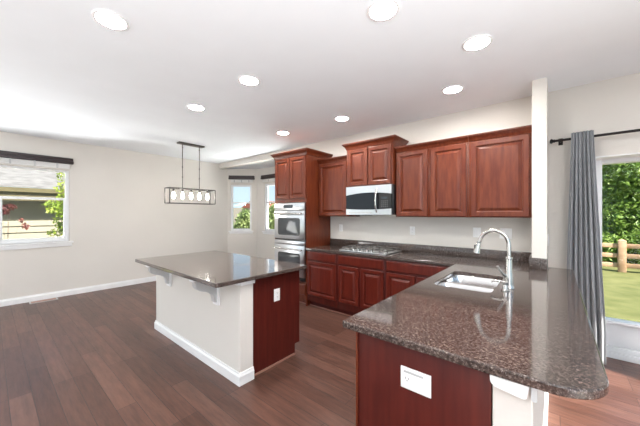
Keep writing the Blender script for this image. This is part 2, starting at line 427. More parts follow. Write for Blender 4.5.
# window_2: angled nook wall
wt = thing('window_2', ap(.35, 0, NZ0), 'narrow white double hung window in the angled nook wall', 'window', kind='structure')
f = BM()
abox(f, S0, S0 + .045, .03, .11, NZ0, NZ1); abox(f, S1 - .045, S1, .03, .11, NZ0, NZ1)
abox(f, S0 + .045, S1 - .045, .03, .11, NZ1 - .04, NZ1); abox(f, S0 + .045, S1 - .045, .03, .11, NZ0, NZ0 + .05)
abox(f, S0 + .045, S1 - .045, .035, .08, 1.735, 1.765)
obj('window_frame', f, M['vinyl'], wt)
f = BM(); abox(f, S0 + .04, S1 - .04, .068, .074, NZ0 + .045, NZ1 - .035); obj('pane', f, M['glass'], wt)
f = BM(); abox(f, S0 - .05, S1 + .05, -.035, .03, NZ0 - .03, NZ0, .005); abox(f, S0 - .03, S1 + .03, -.016, -.001, NZ0 - .075, NZ0 - .03, .003); obj('window_sill', f, M['white'], wt)

# window_3: nook rear wall
wt = thing('window_3', ((NX0 + NX1) / 2, YN, NZ0), 'white window in the nook rear wall partly hidden by the oven tower', 'window', kind='structure')
f = BM()
box(f, NX0, NX0 + .055, YN + .03, YN + .11, NZ0, NZ1, .004); box(f, NX1 - .055, NX1, YN + .03, YN + .11, NZ0, NZ1, .004)
box(f, NX0 + .055, NX1 - .055, YN + .03, YN + .11, NZ1 - .04, NZ1, .004); box(f, NX0 + .055, NX1 - .055, YN + .03, YN + .11, NZ0, NZ0 + .05, .004)
box(f, NX0 + .055, NX1 - .055, YN + .035, YN + .08, 1.735, 1.765, .004)
obj('window_frame', f, M['vinyl'], wt)
f = BM(); box(f, NX0 + .05, NX1 - .05, YN + .068, YN + .074, NZ0 + .045, NZ1 - .035); obj('pane', f, M['glass'], wt)
f = BM(); box(f, NX0 - .05, NX1 + .05, YN - .035, YN + .03, NZ0 - .03, NZ0, .005); box(f, NX0 - .03, NX1 + .03, YN - .016, YN - .001, NZ0 - .075, NZ0 - .03, .003); obj('window_sill', f, M['white'], wt)

# blinds: dark valance with the white slats gathered under it
def make_blind(name, label, loc, box_fn, s0, s1, zt, stack):
    t = thing(name, loc, label, 'blind', 'raised blinds with dark valances')
    v = BM()
    box_fn(v, s0, s1, -.075, -.002, zt - .105, zt - .055, .006)
    box_fn(v, s0 + .004, s1 - .004, -.068, -.002, zt - .052, zt - .004, .006)
    box_fn(v, s0 + .01, s1 - .01, -.060, -.003, zt - .060, zt - .045, 0)
    obj('valance', v, M['dark'], t)
    if stack:
        q = BM(); z = zt - .112
        while z > zt - .112 - stack:
            box_fn(q, s0 + .05, s1 - .05, -.052, -.006, z - .007, z, 0); z -= .0095
        box_fn(q, s0 + .05, s1 - .05, -.054, -.006, z - .012, z, 0)
        obj('slat_stack', q, M['slat'], t)
        for k in (.22, .5, .78):
            q = BM(); s = s0 + (s1 - s0) * k
            box_fn(q, s - .012, s + .012, -.056, -.0545, z - .012, zt - .106, 0)
            obj('ladder_tape', q, M['corbel'], t)
    return t
def lbox(bm, s0, s1, d0, d1, z0, z1, bev=0): box(bm, XL - d1, XL - d0, s0, s1, z0, z1, bev)
def nbox(bm, s0, s1, d0, d1, z0, z1, bev=0): box(bm, s0, s1, YN + d0, YN + d1, z0, z1, bev)
make_blind('window_blind', 'raised blind with long dark valance over the wide window on the left wall', (XL + .04, .5, 2.33), lbox, .01, .985, 2.442, .06)
make_blind('window_blind', 'raised blind with short dark valance over narrow angled nook window', ap(.35, -.04, 2.36), abox, S0 - .045, S1 + .085, 2.468, .055)
make_blind('window_blind', 'raised blind with dark valance running behind the oven tower in the nook', (-5.2, YN - .04, 2.36), nbox, -5.855, NX1 + .05, 2.455, .055)

# patio door
dt = thing('door_1', ((DX0 + DX1) / 2, 4.08, 0), 'white framed glazed patio door opening onto the lawn', 'door', kind='structure')
f = BM()
box(f, DX0, DX0 + .075, 4.04, 4.14, 0, DZ, .004); box(f, DX1 - .08, DX1, 4.04, 4.14, 0, DZ, .004)
box(f, DX0 + .075, DX1 - .08, 4.04, 4.14, DZ - .05, DZ, .004)
box(f, DX0 + .075, DX1 - .08, 4.04, 4.14, 0.0, .06, .004); box(f, DX0 + .075, DX1 - .08, 4.055, 4.14, .062, .11, .004)
obj('door_frame', f, M['vinyl'], dt)
f = BM()
box(f, DX0 + .076, DX1 - .081, 4.075, 4.13, .115, .355, .004); box(f, DX0 + .076, DX1 - .081, 4.005, 4.13, .356, .385, .006)
box(f, 1.2, 1.29, 4.075, 4.13, .386, DZ - .051, .004)
obj('door_rail', f, M['vinyl'], dt)
f = BM(); box(f, DX0 + .07, DX1 - .075, 4.098, 4.106, .38, DZ - .04); obj('pane', f, M['glass'], dt)
# lining of the deep opening
tr = BM()
box(tr, DX0 - .001, DX0 + .012, YB - .004, 4.04, 0, DZ); box(tr, DX1 - .012, DX1 + .001, YB - .004, 4.04, 0, DZ); box(tr, DX0 + .012, DX1 - .012, YB - .004, 4.04, DZ - .012, DZ + .001)
struct('trim_1', tr, M['white'], 'white lining of the deep patio door opening', 'trim')

# ------------------------------------------------------------------ cabinets
def raised_door(bm, x0, x1, z0, z1, yf, th=.02, rail=.058):
    prof = [(0, th), (0, .004), (.004, 0), (rail - .012, 0), (rail - .005, .004), (rail, .0155), (rail + .008, .0155), (rail + .034, .002)]
    loops = []
    for ins, dep in prof:
        loops.append([(x0 + ins, yf + dep, z0 + ins), (x1 - ins, yf + dep, z0 + ins), (x1 - ins, yf + dep, z1 - ins), (x0 + ins, yf + dep, z1 - ins)])
    return ring_loops(bm, loops)

def slab_front(bm, x0, x1, z0, z1, yf, th=.02):
    prof = [(0, th), (0, .007), (.004, .004), (.010, .001), (.014, 0)]
    loops = []
    for ins, dep in prof:
        loops.append([(x0 + ins, yf + dep, z0 + ins), (x1 - ins, yf + dep, z0 + ins), (x1 - ins, yf + dep, z1 - ins), (x0 + ins, yf + dep, z1 - ins)])
    return ring_loops(bm, loops)

def crown(bm, x0, x1, yf, yb, z0, z1, p, left, right):
    hgt = z1 - z0
    prof = [(0, 0), (.10, 0.02), (.16, .10), (.22, .28), (.45, .52), (.80, .72), (.82, .80), (1.0, .84), (1.0, 1.0)]
    loops = []
    for a, t in prof:
        q = a * p; z = z0 + t * hgt
        loops.append([(x0 - (q if left else 0), yf - q, z), (x1 + (q if right else 0), yf - q, z), (x1 + (q if right else 0), yb, z), (x0 - (q if left else 0), yb, z)])
    return ring_loops(bm, loops)

YBK = YB - .002
# oven tower
TX0, TX1, TY = -3.74, -2.99, 3.225
t = thing('oven_cabinet', ((TX0 + TX1) / 2, 3.5, 0), 'tall cherry wood oven tower with two doors above the double oven', 'cabinet')
b = BM()
box(b, TX0, TX0 + .045, TY, YBK, .095, 2.385); box(b, TX1 - .02, TX1, TY, YBK, 0, 2.385)
box(b, TX0 + .045, TX1 - .02, TY, YBK, 1.64, 2.385); box(b, TX0 + .045, TX1 - .02, TY, YBK, .095, .372)
box(b, TX0 + .045, TX1 - .02, 3.80, YBK, .372, 1.64); box(b, TX0, TX1 - .02, TY + .07, YBK, 0, .095)
obj('body', b, M['cherry'], t)
b = BM(); raised_door(b, TX0 + .018, -3.372, 1.70, 2.375, TY - .021); obj('door', b, M['cherry'], t, sm=False)
b = BM(); raised_door(b, -3.358, TX1 - .012, 1.70, 2.375, TY - .021); obj('door', b, M['cherry'], t, sm=False)
b = BM(); slab_front(b, TX0 + .018, TX1 - .012, .17, .335, TY - .021); obj('drawer', b, M['cherry'], t, sm=False)
b = BM(); crown(b, TX0, TX1, TY, YBK, 2.386, 2.478, .055, True, True); obj('crown_moulding', b, M['cherry'], t)
b = BM(); box(b, TX0, TX1, TY + .056, TY + .069, 0, .018, .005); obj('shoe_moulding', b, M['shoe'], t)

# double oven
OX0, OX1, OY = -3.715, -3.004, 3.19
t = thing('double_oven', ((OX0 + OX1) / 2, 3.4, .375), 'stainless steel double wall oven built into the cherry tower', 'oven')
b = BM(); box(b, OX0 + .03, OX1 - .03, TY + .003, 3.78, .39, 1.625); box(b, OX0, OX1, TY - .012, TY - .002, .385, 1.632); obj('body', b, M['black'], t)
b = BM(); box(b, OX0, OX1, OY - .002, TY - .0125, 1.51, 1.632, .005); cp = obj('control_panel', b, M['steel'], t)
b = BM(); box(b, -3.48, -3.26, OY - .004, OY - .0021, 1.545, 1.60); obj('display', b, M['display'], cp)
for k in range(4):
    for x in (-3.59 + k*.022, -3.21 + k*.025):
        b = BM(); box(b, x, x + .015, OY - .004, OY - .0021, 1.555, 1.575); obj('button', b, M['corbel'], cp)
def oven_door(z0, z1, hz, wz0, wz1):
    b = BM(); box(b, OX0, OX1, OY, TY - .0125, z0, z1, .006); d = obj('oven_door', b, M['steel'], t)
    # rounded-corner window
    def rr(x0, x1, za, zb, r, y):
        pts = []
        for cx, cz, a0 in ((x1 - r, za + r, -pi/2), (x1 - r, zb - r, 0), (x0 + r, zb - r, pi/2), (x0 + r, za + r, pi)):
            for k in range(6): pts.append((cx + r*cos(a0 + k*pi/10), y, cz + r*sin(a0 + k*pi/10)))
        return pts
    b = BM(); ring_loops(b, [rr(-3.62, -3.10, wz0, wz1, .04, OY - .0005), rr(-3.62, -3.10, wz0, wz1, .04, OY - .003)]); obj('oven_frame', b, M['black'], d)
    b = BM(); ring_loops(b, [rr(-3.595, -3.125, wz0 + .025, wz1 - .025, .03, OY - .0031), rr(-3.59, -3.13, wz0 + .03, wz1 - .03, .03, OY - .0045)]); obj('oven_window', b, M['ovenglass'], d)
    b = BM(); tube(b, [(OX0 + .03, OY - .042, hz), (OX1 - .03, OY - .042, hz)], .0125)
    for x in (OX0 + .06, OX1 - .06): tube(b, [(x, OY - .042, hz), (x, OY - .0005, hz)], .009)
    obj('handle', b, M['satin'], d)
oven_door(1.040, 1.505, 1.458, 1.10, 1.385)
oven_door(.44, .945, .878, .60, .815)
b = BM(); box(b, OX0, OX1, OY + .004, TY - .0125, .948, 1.012, .004); obj('vent_trim', b, M['steel'], t)
b = BM(); box(b, OX0, OX1, OY + .006, TY - .0125, .386, .436, .003); obj('base_vent', b, M['black'], t)

# upper cabinets
def upper(name, label, x0, x1, yf, z0, z1, doors, zc, pc, left, right, dz=(.012, .012)):
    t = thing(name, ((x0 + x1) / 2, (yf + YB) / 2, z0), label, 'cabinet')
    b = BM(); box(b, x0, x1, yf, YBK, z0, z1, .002); obj('body', b, M['cherry'], t)
    for a, c in doors:
        b = BM(); raised_door(b, a, c, z0 + dz[0], z1 - dz[1], yf - .021); obj('door', b, M['cherry'], t, sm=False)
    b = BM(); crown(b, x0, x1, yf, YBK, z1 + .0005, zc, pc, left, right); obj('crown_moulding', b, M['cherry'], t)
    return t
YU = 3.51
upper('wall_cabinet', 'single door cherry wall cabinet between oven tower and microwave', TX1 + .004, -2.392, YU, 1.412, 2.265, [(-2.955, -2.415)], 2.335, .045, False, False)
upper('wall_cabinet', 'taller two door cherry wall cabinet directly above the microwave', -2.380, -1.640, 3.45, 1.848, 2.395, [(-2.357, -2.020), (-2.004, -1.665)], 2.482, .055, True, True)
upper('wall_cabinet', 'two door cherry wall cabinet right of the microwave', -1.628, -.749, YU, 1.412, 2.265, [(-1.612, -1.208), (-1.170, -.772)], 2.335, .045, False, False)
upper('wall_cabinet', 'single wide door cherry wall cabinet beside the narrow wall end', -.747, -.176, YU, 1.412, 2.265, [(-.722, -.197)], 2.335, .045, False, False)

# microwave
MX0, MX1, MY, MZ0, MZ1 = -2.374, -1.652, 3.425, 1.438, 1.846
t = thing('microwave', ((MX0 + MX1) / 2, 3.6, MZ0), 'stainless steel and black over the range microwave under the tall wall cabinet', 'microwave')
b = BM(); box(b, MX0, -1.632, MY + .025, YBK, MZ0, MZ1, .003); obj('body', b, M['black'], t)
def curve_band(za, zb, bulge, top):
    n = 16; poly = []
    for k in range(n + 1):
        s = k / n; x = MX0 + s * (MX1 - MX0)
        poly.append((x, zb + bulge * (1 - (2*s - 1)**2)))
    poly += [(MX1, za), (MX0, za)]
    return poly
b = BM(); prism(b, curve_band(MZ1 - .001, MZ1 - .125, .030, True), 'Y', MY, MY + .024); obj('top_band', b, M['steel'], t)
b = BM(); prism(b, curve_band(MZ0 + .002, MZ0 + .085, -.012, False), 'Y', MY, MY + .024); obj('bottom_band', b, M['steel'], t)
n = 16
top = [(MX0 + k/n*(MX1-MX0), MZ1 - .126 + .030*(1-(2*k/n-1)**2)) for k in range(n+1)]
bot = [(MX0 + k/n*(MX1-MX0), MZ0 + .086 - .012*(1-(2*k/n-1)**2)) for k in range(n+1)]
b = BM(); prism(b, top[:13] + bot[:13][::-1], 'Y', MY + .003, MY + .024); dr = obj('door_glass', b, M['blackglass'], t)
b = BM(); prism(b, top[12:] + bot[12:][::-1], 'Y', MY + .0025, MY + .024); cp = obj('control_panel', b, M['black'], t)
b = BM(); box(b, -1.80, -1.71, MY + .0012, MY + .0024, 1.655, 1.683); obj('display', b, M['display'], cp)
b = BM()
for i in range(4):
    for j in range(4): box(b, -1.80 + i*.027, -1.784 + i*.027, MY + .0012, MY + .0024, 1.545 + j*.025, 1.557 + j*.025)
obj('keypad', b, M['slot'], cp)
b = BM(); pts = [(-1.868, MY - .006 - .03 * sin(pi*k/12), 1.472 + .325 * k / 12) for k in range(13)]; tube(b, pts, .0115); obj('handle', b, M['satin'], dr)
b = BM()
for k in range(18): box(b, MX0 + .05 + k*.022, MX0 + .065 + k*.022, MY - .0015, MY - .0002, MZ0 + .02, MZ0 + .04)
obj('vent_slot', b, M['corbel'], t)
b = BM(); box(b, MX0 + .12, MX0 + .30, 3.50, 3.66, MZ0 - .008, MZ0 - .001, .002); obj('grease_filter', b, M['black'], t)

# base cabinets along the kitchen wall
def base_cab(label, x0, x1, yf, fronts, doors, toe_x1=None):
    t = thing('base_cabinet', ((x0 + x1) / 2, 3.5, 0), label, 'cabinet')
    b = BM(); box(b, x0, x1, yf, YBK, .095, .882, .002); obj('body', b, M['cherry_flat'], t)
    for a, c in fronts: b = BM(); slab_front(b, a, c, .738, .868, yf - .021); obj('drawer', b, M['cherry_shade'], t, sm=False)
    for a, c in doors: b = BM(); raised_door(b, a, c, .195, .715, yf - .021, rail=.052); obj('door', b, M['cherry_shade'], t, sm=False)
    b = BM(); box(b, x0, x1, yf + .07, YBK, 0, .0945); obj('toe_kick', b, M['toe'], t)
    b = BM(); box(b, x0, x1, yf + .055, yf + .069, 0, .018, .005); obj('shoe_moulding', b, M['shoe'], t)
    return t
YF = 3.235
base_cab('cherry base cabinet with one drawer and one door beside the oven tower', -2.984, -2.397, YF, [(-2.972, -2.415)], [(-2.965, -2.415)])
base_cab('cherry base cabinet with wide false front and two doors under the cooktop', -2.395, -1.642, YF, [(-2.378, -1.660)], [(-2.362, -2.035), (-1.995, -1.660)])
base_cab('cherry base cabinet in the corner between cooktop and peninsula', -1.640, -.80, YF, [(-1.622, -.88)], [(-1.622, -1.255), (-1.235, -.88)])

# peninsula cabinet with its end panel
t = thing('peninsula_cabinet', (-.46, 2.2, 0), 'cherry cabinet of the peninsula with a plain end panel facing the camera', 'cabinet')
b = BM(); box(b, -.735, -.176, 1.19, 2.10, .095, .882); box(b, -.735, -.176, 2.90, 3.20, .095, .882)
box(b, -.735, -.176, 2.10, 2.90, .095, .66); box(b, -.735, -.7335, 2.10, 2.90, .66, .882); box(b, -.189, -.176, 2.10, 2.90, .66, .882)
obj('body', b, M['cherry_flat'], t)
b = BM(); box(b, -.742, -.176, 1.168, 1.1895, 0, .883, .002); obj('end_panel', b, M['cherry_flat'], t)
b = BM(); box(b, -.665, -.176, 1.19, 3.20, 0, .0945); obj('toe_kick', b, M['toe'], t)
b = BM(); box(b, -.748, -.738, 1.160, 1.1675, 0, .883, .002); box(b, -.748, -.7425, 1.168, 1.20, 0, .883, .001); obj('corner_trim', b, M['cherry'], t)

# island cabinet
t = thing('island_cabinet', (-2.9, 1.8, 0), 'dark cherry island cabinet with plain end panel and toe notch', 'cabinet')
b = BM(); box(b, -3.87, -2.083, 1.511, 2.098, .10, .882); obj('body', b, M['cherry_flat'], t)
b = BM(); prism(b, [(1.510, 0), (2.045, 0), (2.045, .11), (2.112, .11), (2.112, .883), (1.510, .883)], 'X', -2.0825, -2.062); obj('end_panel', b, M['cherry_flat'], t)
b = BM(); box(b, -3.87, -2.083, 1.511, 2.035, 0, .0995); obj('toe_kick', b, M['toe'], t)
b = BM(); box(b, -2.0615, -2.048, 1.526, 2.045, 0, .018, .005); obj('shoe_moulding', b, M['shoe'], t)

# ------------------------------------------------------------------ worktops
def rounded(poly):
    # poly: list of (x, y, r)
    out = []; n = len(poly)
    for i, (x, y, r) in enumerate(poly):
        if r <= 0: out.append((x, y)); continue
        p = Vector((x, y)); a = (Vector(poly[i-1][:2]) - p).normalized(); c = (Vector(poly[(i+1) % n][:2]) - p).normalized()
        ctr = p + (a + c) * r
        s = p + a * r; e = p + c * r
        a0 = math.atan2(s.y - ctr.y, s.x - ctr.x); a1 = math.atan2(e.y - ctr.y, e.x - ctr.x)
        d = (a1 - a0 + pi) % (2*pi) - pi
        k = 10 if r > .05 else 5
        for j in range(k + 1): out.append((ctr.x + r*cos(a0 + d*j/k), ctr.y + r*sin(a0 + d*j/k)))
    return out

def slab(loops, z0, z1, bev=.006):
    bm = BM(); edges = []
    for lp in loops:
        vs = [bm.verts.new((x, y, z1)) for x, y in lp]
        for i in range(len(vs)): edges.append(bm.edges.new((vs[i], vs[(i+1) % len(vs)])))
    bmesh.ops.triangle_fill(bm, use_beauty=True, use_dissolve=False, edges=edges)
    top = list(bm.faces)
    ex = bmesh.ops.extrude_face_region(bm, geom=top)
    vs = [v for v in ex['geom'] if isinstance(v, bmesh.types.BMVert)]
    for v in vs: v.co.z = z0
    bmesh.ops.recalc_face_normals(bm, faces=bm.faces)
    if bev:
        es = [e for e in bm.edges if len(e.link_faces) == 2 and abs(e.verts[0].co.z - e.verts[1].co.z) < 1e-6 and abs(e.link_faces[0].normal.z) + abs(e.link_faces[1].normal.z) < 1.2 and abs(e.link_faces[0].normal.z) + abs(e.link_faces[1].normal.z) > .8]
        bmesh.ops.bevel(bm, geom=es, offset=bev, segments=2, profile=.5, affect='EDGES')
    return bm

L_out = rounded([(-2.986, YB - .002, 0), (-2.986, 3.20, 0), (-.812, 3.20, 0), (-.812, 1.132, .012), (.132, 1.132, .15), (.132, 3.60, .035), (-.053, 3.60, 0), (-.053, 3.397, 0), (-.175, 3.397, 0), (-.175, YB - .002, 0)])
SX0, SX1, SY0, SY1 = -.712, -.33, 2.165, 2.812
hole = rounded([(SX0, SY0, .055), (SX1, SY0, .055), (SX1, SY1, .055), (SX0, SY1, .055)])
b = slab([L_out, hole], .886, BT)
wt = thing('worktop', (-1.2, 3.2, .886), 'L shaped dark brown granite worktop over the peninsula and kitchen wall', 'worktop')
obj('slab', b, M['granite'], wt, sm=False)
b = BM()
box(b, -2.986, -.197, YB - .022, YB - .002, BT, 1.028, .003); box(b, -.195, -.175, 3.40, YB - .002, BT, 1.028, .003); box(b, -.195, -.054, 3.376, 3.397, BT, 1.028, .003)
obj('backsplash', b, M['granite'], wt)

IX0, IX1, IY0, IY1 = -3.79, -1.963, 1.112, 2.135
b = slab([rounded([(IX0, IY0, .02), (IX1, IY0, .02), (IX1, IY1, .02), (IX0, IY1, .02)])], .886, BT)
o = obj('worktop', b, M['granite'], None, sm=False)
tag(o, 'rectangular dark granite top resting on the island', 'worktop')

# corbels under the island overhang
def corbel_profile():
    pts = [(1.366, .884), (1.14, .884), (1.14, .858)]
    pts += [(1.150, .846), (1.150, .836)]
    for k in range(1, 8):                                   # concave sweep
        a = k / 8 * pi / 2; pts.append((1.150 + .10 * (1 - cos(a)), .836 - .075 * sin(a)))
    pts += [(1.262, .752), (1.272, .742)]
    for k in range(1, 8):                                   # lower belly
        a = k / 8 * pi / 2; pts.append((1.272 + .055 * sin(a), .742 - .085 * (1 - cos(a)) ))
    pts += [(1.330, .645), (1.366, .635)]
    return pts
def make_corbel(label, xc):
    t = thing('corbel', (xc, 1.37, .62), label, 'bracket', 'corbels under the island overhang')
    b = BM(); prism(b, corbel_profile(), 'X', xc - .03, xc + .03); obj('bracket', b, M['corbel'], t)
    b = BM(); box(b, xc - .05, xc + .05, 1.352, 1.3715, .612, .884, .003); obj('back_plate', b, M['white'], t)
    b = BM(); box(b, xc - .036, xc + .036, 1.125, 1.351, .866, .8845, .003); obj('cap', b, M['white'], t)
make_corbel('pale grey corbel under the island overhang, at its far left end', -3.45)
make_corbel('pale grey corbel under the island overhang, nearer the camera', -2.40)
b = BM(); box(b, -2.045, -2.012, 1.365, 1.508, .845, .884, .003); box(b, -2.18, -2.045, 1.35, 1.371, .845, .884, .003)
tag(obj('cap_trim', b, M['white']), 'white cap trim at the near top corner of island knee wall', 'trim')

# apron bracket under the peninsula overhang
t = thing('support_bracket', (-.12, 1.15, .80), 'white rounded support bracket under the peninsula worktop by the knee wall', 'bracket')
b = BM(); prism(b, rounded([(-.176, .884, 0), (-.174, .850, .022), (-.072, .836, .012), (-.064, .884, 0)]), 'Y', 1.138, 1.1635); obj('apron', b, M['white'], t)
b = BM(); prism(b, rounded([(-.060, .884, 0), (-.060, .838, .006), (-.044, .838, .006), (-.044, .884, 0)]), 'Y', 1.142, 1.1635)
obj('clip', b, M['corbel'], t)

# ------------------------------------------------------------------ sink and faucet
t = thing('sink', ((SX0 + SX1) / 2, 2.5, .70), 'stainless steel undermount double bowl sink set in the peninsula', 'sink')
def bowl(x0, x1, y0, y1, depth):
    def lp(i, z, r): return [(x, y, z) for x, y in rounded([(x0 + i, y0 + i, r), (x1 - i, y0 + i, r), (x1 - i, y1 - i, r), (x0 + i, y1 - i, r)])]
    b = BM()
    ring_loops(b, [lp(-.012, .8848, .065), lp(0, .8848, .06), lp(.004, .878, .06), lp(.012, .80, .06), lp(.018, .885 - depth + .04, .06), lp(.05, .885 - depth, .06), lp(.055, .885 - depth - .004, .06), lp(.014, .885 - depth + .03, .06), lp(.008, .80, .06), lp(-.012, .8820, .065)], False, False)
    n = len(b.verts)
    # close bowl bottom
    b.verts.ensure_lookup_table()
    m = len(lp(0, 0, .06))
    b.faces.new([b.verts[5*m + k] for k in range(m)])
    o = obj('bowl', b, M['bowl'], t)
    cx, cy, z = (x0 + x1) / 2, (y0 + y1) / 2, .885 - depth
    b = BM(); lathe(b, cx, cy, [(.045, z + .0005), (.045, z + .003), (.036, z + .004), (.030, z + .001), (.008, z + .001), (.006, z + .008), (.001, z + .008)]); obj('drain', b, M['satin'], o)
bowl(SX0 - .004, SX1 + .004, 2.475, SY1 + .004, .20)
bowl(SX0 - .004, SX1 + .004, SY0 - .004, 2.445, .18)

FX, FY = -.253, 2.405
t = thing('faucet', (FX, FY, BT), 'brushed nickel gooseneck faucet with pull down spray head beside the sink', 'faucet')
b = BM(); lathe(b, FX, FY, [(.034, BT + .0006), (.034, BT + .006), (.030, BT + .012), (.027, BT + .03), (.0275, BT + .08), (.025, BT + .10), (.022, BT + .115), (.020, BT + .205), (.0235, BT + .208), (.0235, BT + .220), (.020, BT + .223), (.010, BT + .2232)]); obj('body', b, M['satin'], t)
b = BM()
pts = [(FX, FY, BT + .224), (FX, FY, 1.20)]
for k in range(1, 15):
    a = pi * k / 15 * .95; pts.append((FX - .093 + .093 * cos(a), FY, 1.224 + .104 * sin(a)))
pts.append((FX - .190, FY, 1.232))
tube(b, pts, .0135, 16); obj('spout', b, M['satin'], t)
b = BM(); tube(b, [(FX - .189, FY, 1.238), (FX - .194, FY, 1.215), (FX - .199, FY, 1.19), (FX - .206, FY, 1.155), (FX - .2065, FY, 1.152)], [.0155, .018, .0185, .025, .022], 18); sh = obj('spray_head', b, M['satin'], t)
b = BM(); box(b, FX - .2215, FX - .2125, FY - .012, FY + .010, 1.185, 1.215, .003)
tube(b, [(FX - .1895, FY, 1.236), (FX - .1905, FY, 1.231)], .0165, 18); obj('spray_button', b, M['black'], sh)
b = BM(); tube(b, [(FX - .018, FY - .018, BT + .085), (FX - .035, FY - .038, BT + .105), (FX - .055, FY - .06, BT + .145), (FX - .062, FY - .068, BT + .158)], [.011, .009, .0075, .009], 12); obj('lever', b, M['satin'], t)

t = thing('soap_dispenser', (-.262, 2.30, BT), 'small nickel soap dispenser just in front of the faucet', 'dispenser')
b = BM(); lathe(b, -.262, 2.30, [(.026, BT + .0006), (.026, BT + .006), (.018, BT + .012), (.015, BT + .04), (.019, BT + .045), (.020, BT + .062), (.012, BT + .070), (.002, BT + .071)]); obj('body', b, M['satin'], t)
b = BM(); tube(b, [(-.262, 2.30, BT + .058), (-.30, 2.295, BT + .064), (-.335, 2.29, BT + .060), (-.345, 2.288, BT + .050)], [.008, .0075, .0065, .006], 12); obj('nozzle', b, M['satin'], t)

# ------------------------------------------------------------------ cooktop
CX0, CX1, CY0, CY1 = -2.395, -1.655, 3.272, 3.765
BTC = BT + .0006
t = thing('cooktop', ((CX0 + CX1) / 2, 3.52, BT), 'stainless steel gas cooktop with cast iron grates below the microwave', 'cooktop')
b = BM(); box(b, CX0, CX1, CY0, CY1, BTC, BTC + .018, .007); obj('tray', b, M['steel'], t)
burn = [(-2.27, 3.64, .045), (-2.27, 3.42, .035), (-2.025, 3.60, .055), (-1.78, 3.64, .045), (-1.78, 3.42, .035)]
for x, y, r in burn:
    b = BM(); lathe(b, x, y, [(r + .012, BTC + .0185), (r + .010, BTC + .024), (r, BTC + .026), (r * .9, BTC + .034), (.002, BTC + .036)]); obj('burner', b, M['iron'], t)
for gx0, gx1 in ((-2.385, -2.158), (-2.142, -1.908), (-1.892, -1.665)):
    b = BM(); z0, z1 = BTC + .038, BTC + .050; r = .010
    gy0 = 3.39 if gx0 == -2.142 else 3.335
    gy1 = 3.755
    for x in (gx0, gx1 - r): box(b, x, x + r, gy0, gy1, z0, z1)
    for y in (gy0, gy1 - r, (gy0 + gy1) / 2): box(b, gx0, gx1, y, y + r, z0, z1)
    xm = (gx0 + gx1) / 2; box(b, xm - r/2, xm + r/2, gy0, gy1, z0 + .001, z1 + .001)
    for x in (gx0, gx1 - r):
        for y in (gy0, gy1 - r): box(b, x, x + r, y, y + r, BTC + .0182, z0)
    obj('grate', b, M['iron'], t)
for k in range(5):
    x = -2.165 + k * .07; y = 3.305 + (.012 if k in (1, 3) else 0)
    b = BM(); lathe(b, x, y, [(.020, BTC + .0183), (.019, BTC + .024), (.016, BTC + .026), (.015, BTC + .040), (.001, BTC + .041)], 18); kn = obj('knob', b, M['satin'] , t)
    b = BM(); box(b, x - .003, x + .003, y - .015, y + .015, BTC + .0415, BTC + .046, .001); obj('grip', b, M['iron'], kn)

# ------------------------------------------------------------------ outlets and switches (built facing -y, then turned)
def make_outlet(name, label, cat, loc, rz, kind, group=None, w=.072, h=.118):
    t = thing(name, loc, label, cat, group); t.rotation_euler = (0, 0, rz)
    b = BM(); box(b, -w/2, w/2, -.006, 0, -h/2, h/2, .002); obj('plate', b, M['plastic'], t, True)
    def receptacle(cx, cz, s=1.0):
        b = BM(); lathe(b, cx, cz, [(.0165*s, -.0062), (.0165*s, -.009), (.001, -.0091)], 20, 'Y'); r = obj('receptacle', b, M['plastic'], t, True)
        b = BM()
        for dx in (-.006, .006): box(b, cx + dx*s - .001, cx + dx*s + .001, -.0098, -.0092, cz - .002, cz + .007)
        box(b, cx - .002, cx + .002, -.0098, -.0092, cz - .010, cz - .006); obj('slot', b, M['slot'], r, True)
    if kind == 'duplex':
        receptacle(0, .02); receptacle(0, -.02)
    elif kind == 'switch':
        b = BM(); box(b, -.017, .017, -.0095, -.0062, -.034, .034, .002); obj('rocker', b, M['plastic'], t, True)
    elif kind == 'pair':
        for cx in (-.023, .023):
            b = BM(); box(b, cx - .017, cx + .017, -.0095, -.0062, -.034, .034, .002); obj('rocker', b, M['plastic'], t, True)
    elif kind == 'side':
        receptacle(-.034, .0, 1.15)
        b = BM(); box(b, -.050, .035, -.0085, -.0062, .024, .033, .001); obj('strip', b, M['corbel'], t, True)
    return t
make_outlet('wall_outlet', 'white wall outlet beside oven tower left of the cooktop', 'outlet', (-2.767, YB, 1.215), 0, 'duplex')
make_outlet('wall_outlet', 'white wall outlet just right of the cooktop', 'outlet', (-1.532, YB, 1.215), 0, 'duplex')
make_outlet('light_switch', 'white wall switch left of the faucet arch', 'switch', (-.728, YB, 1.225), 0, 'switch', w=.085)
make_outlet('light_switch', 'white double switch behind the right side of the faucet', 'switch', (-.435, YB, 1.225), 0, 'pair', w=.118)
make_outlet('light_switch', 'white switch on the patio side of the narrow wall end', 'switch', (-.056, 3.66, 1.19), pi/2, 'switch', w=.085)
make_outlet('island_outlet', 'white outlet on the cherry end panel of the island', 'outlet', (-2.062, 1.800, .668), pi/2, 'duplex')
make_outlet('peninsula_outlet', 'wide white outlet on the cherry end panel of the peninsula', 'outlet', (-.452, 1.168, .742), 0, 'side', w=.130, h=.092)

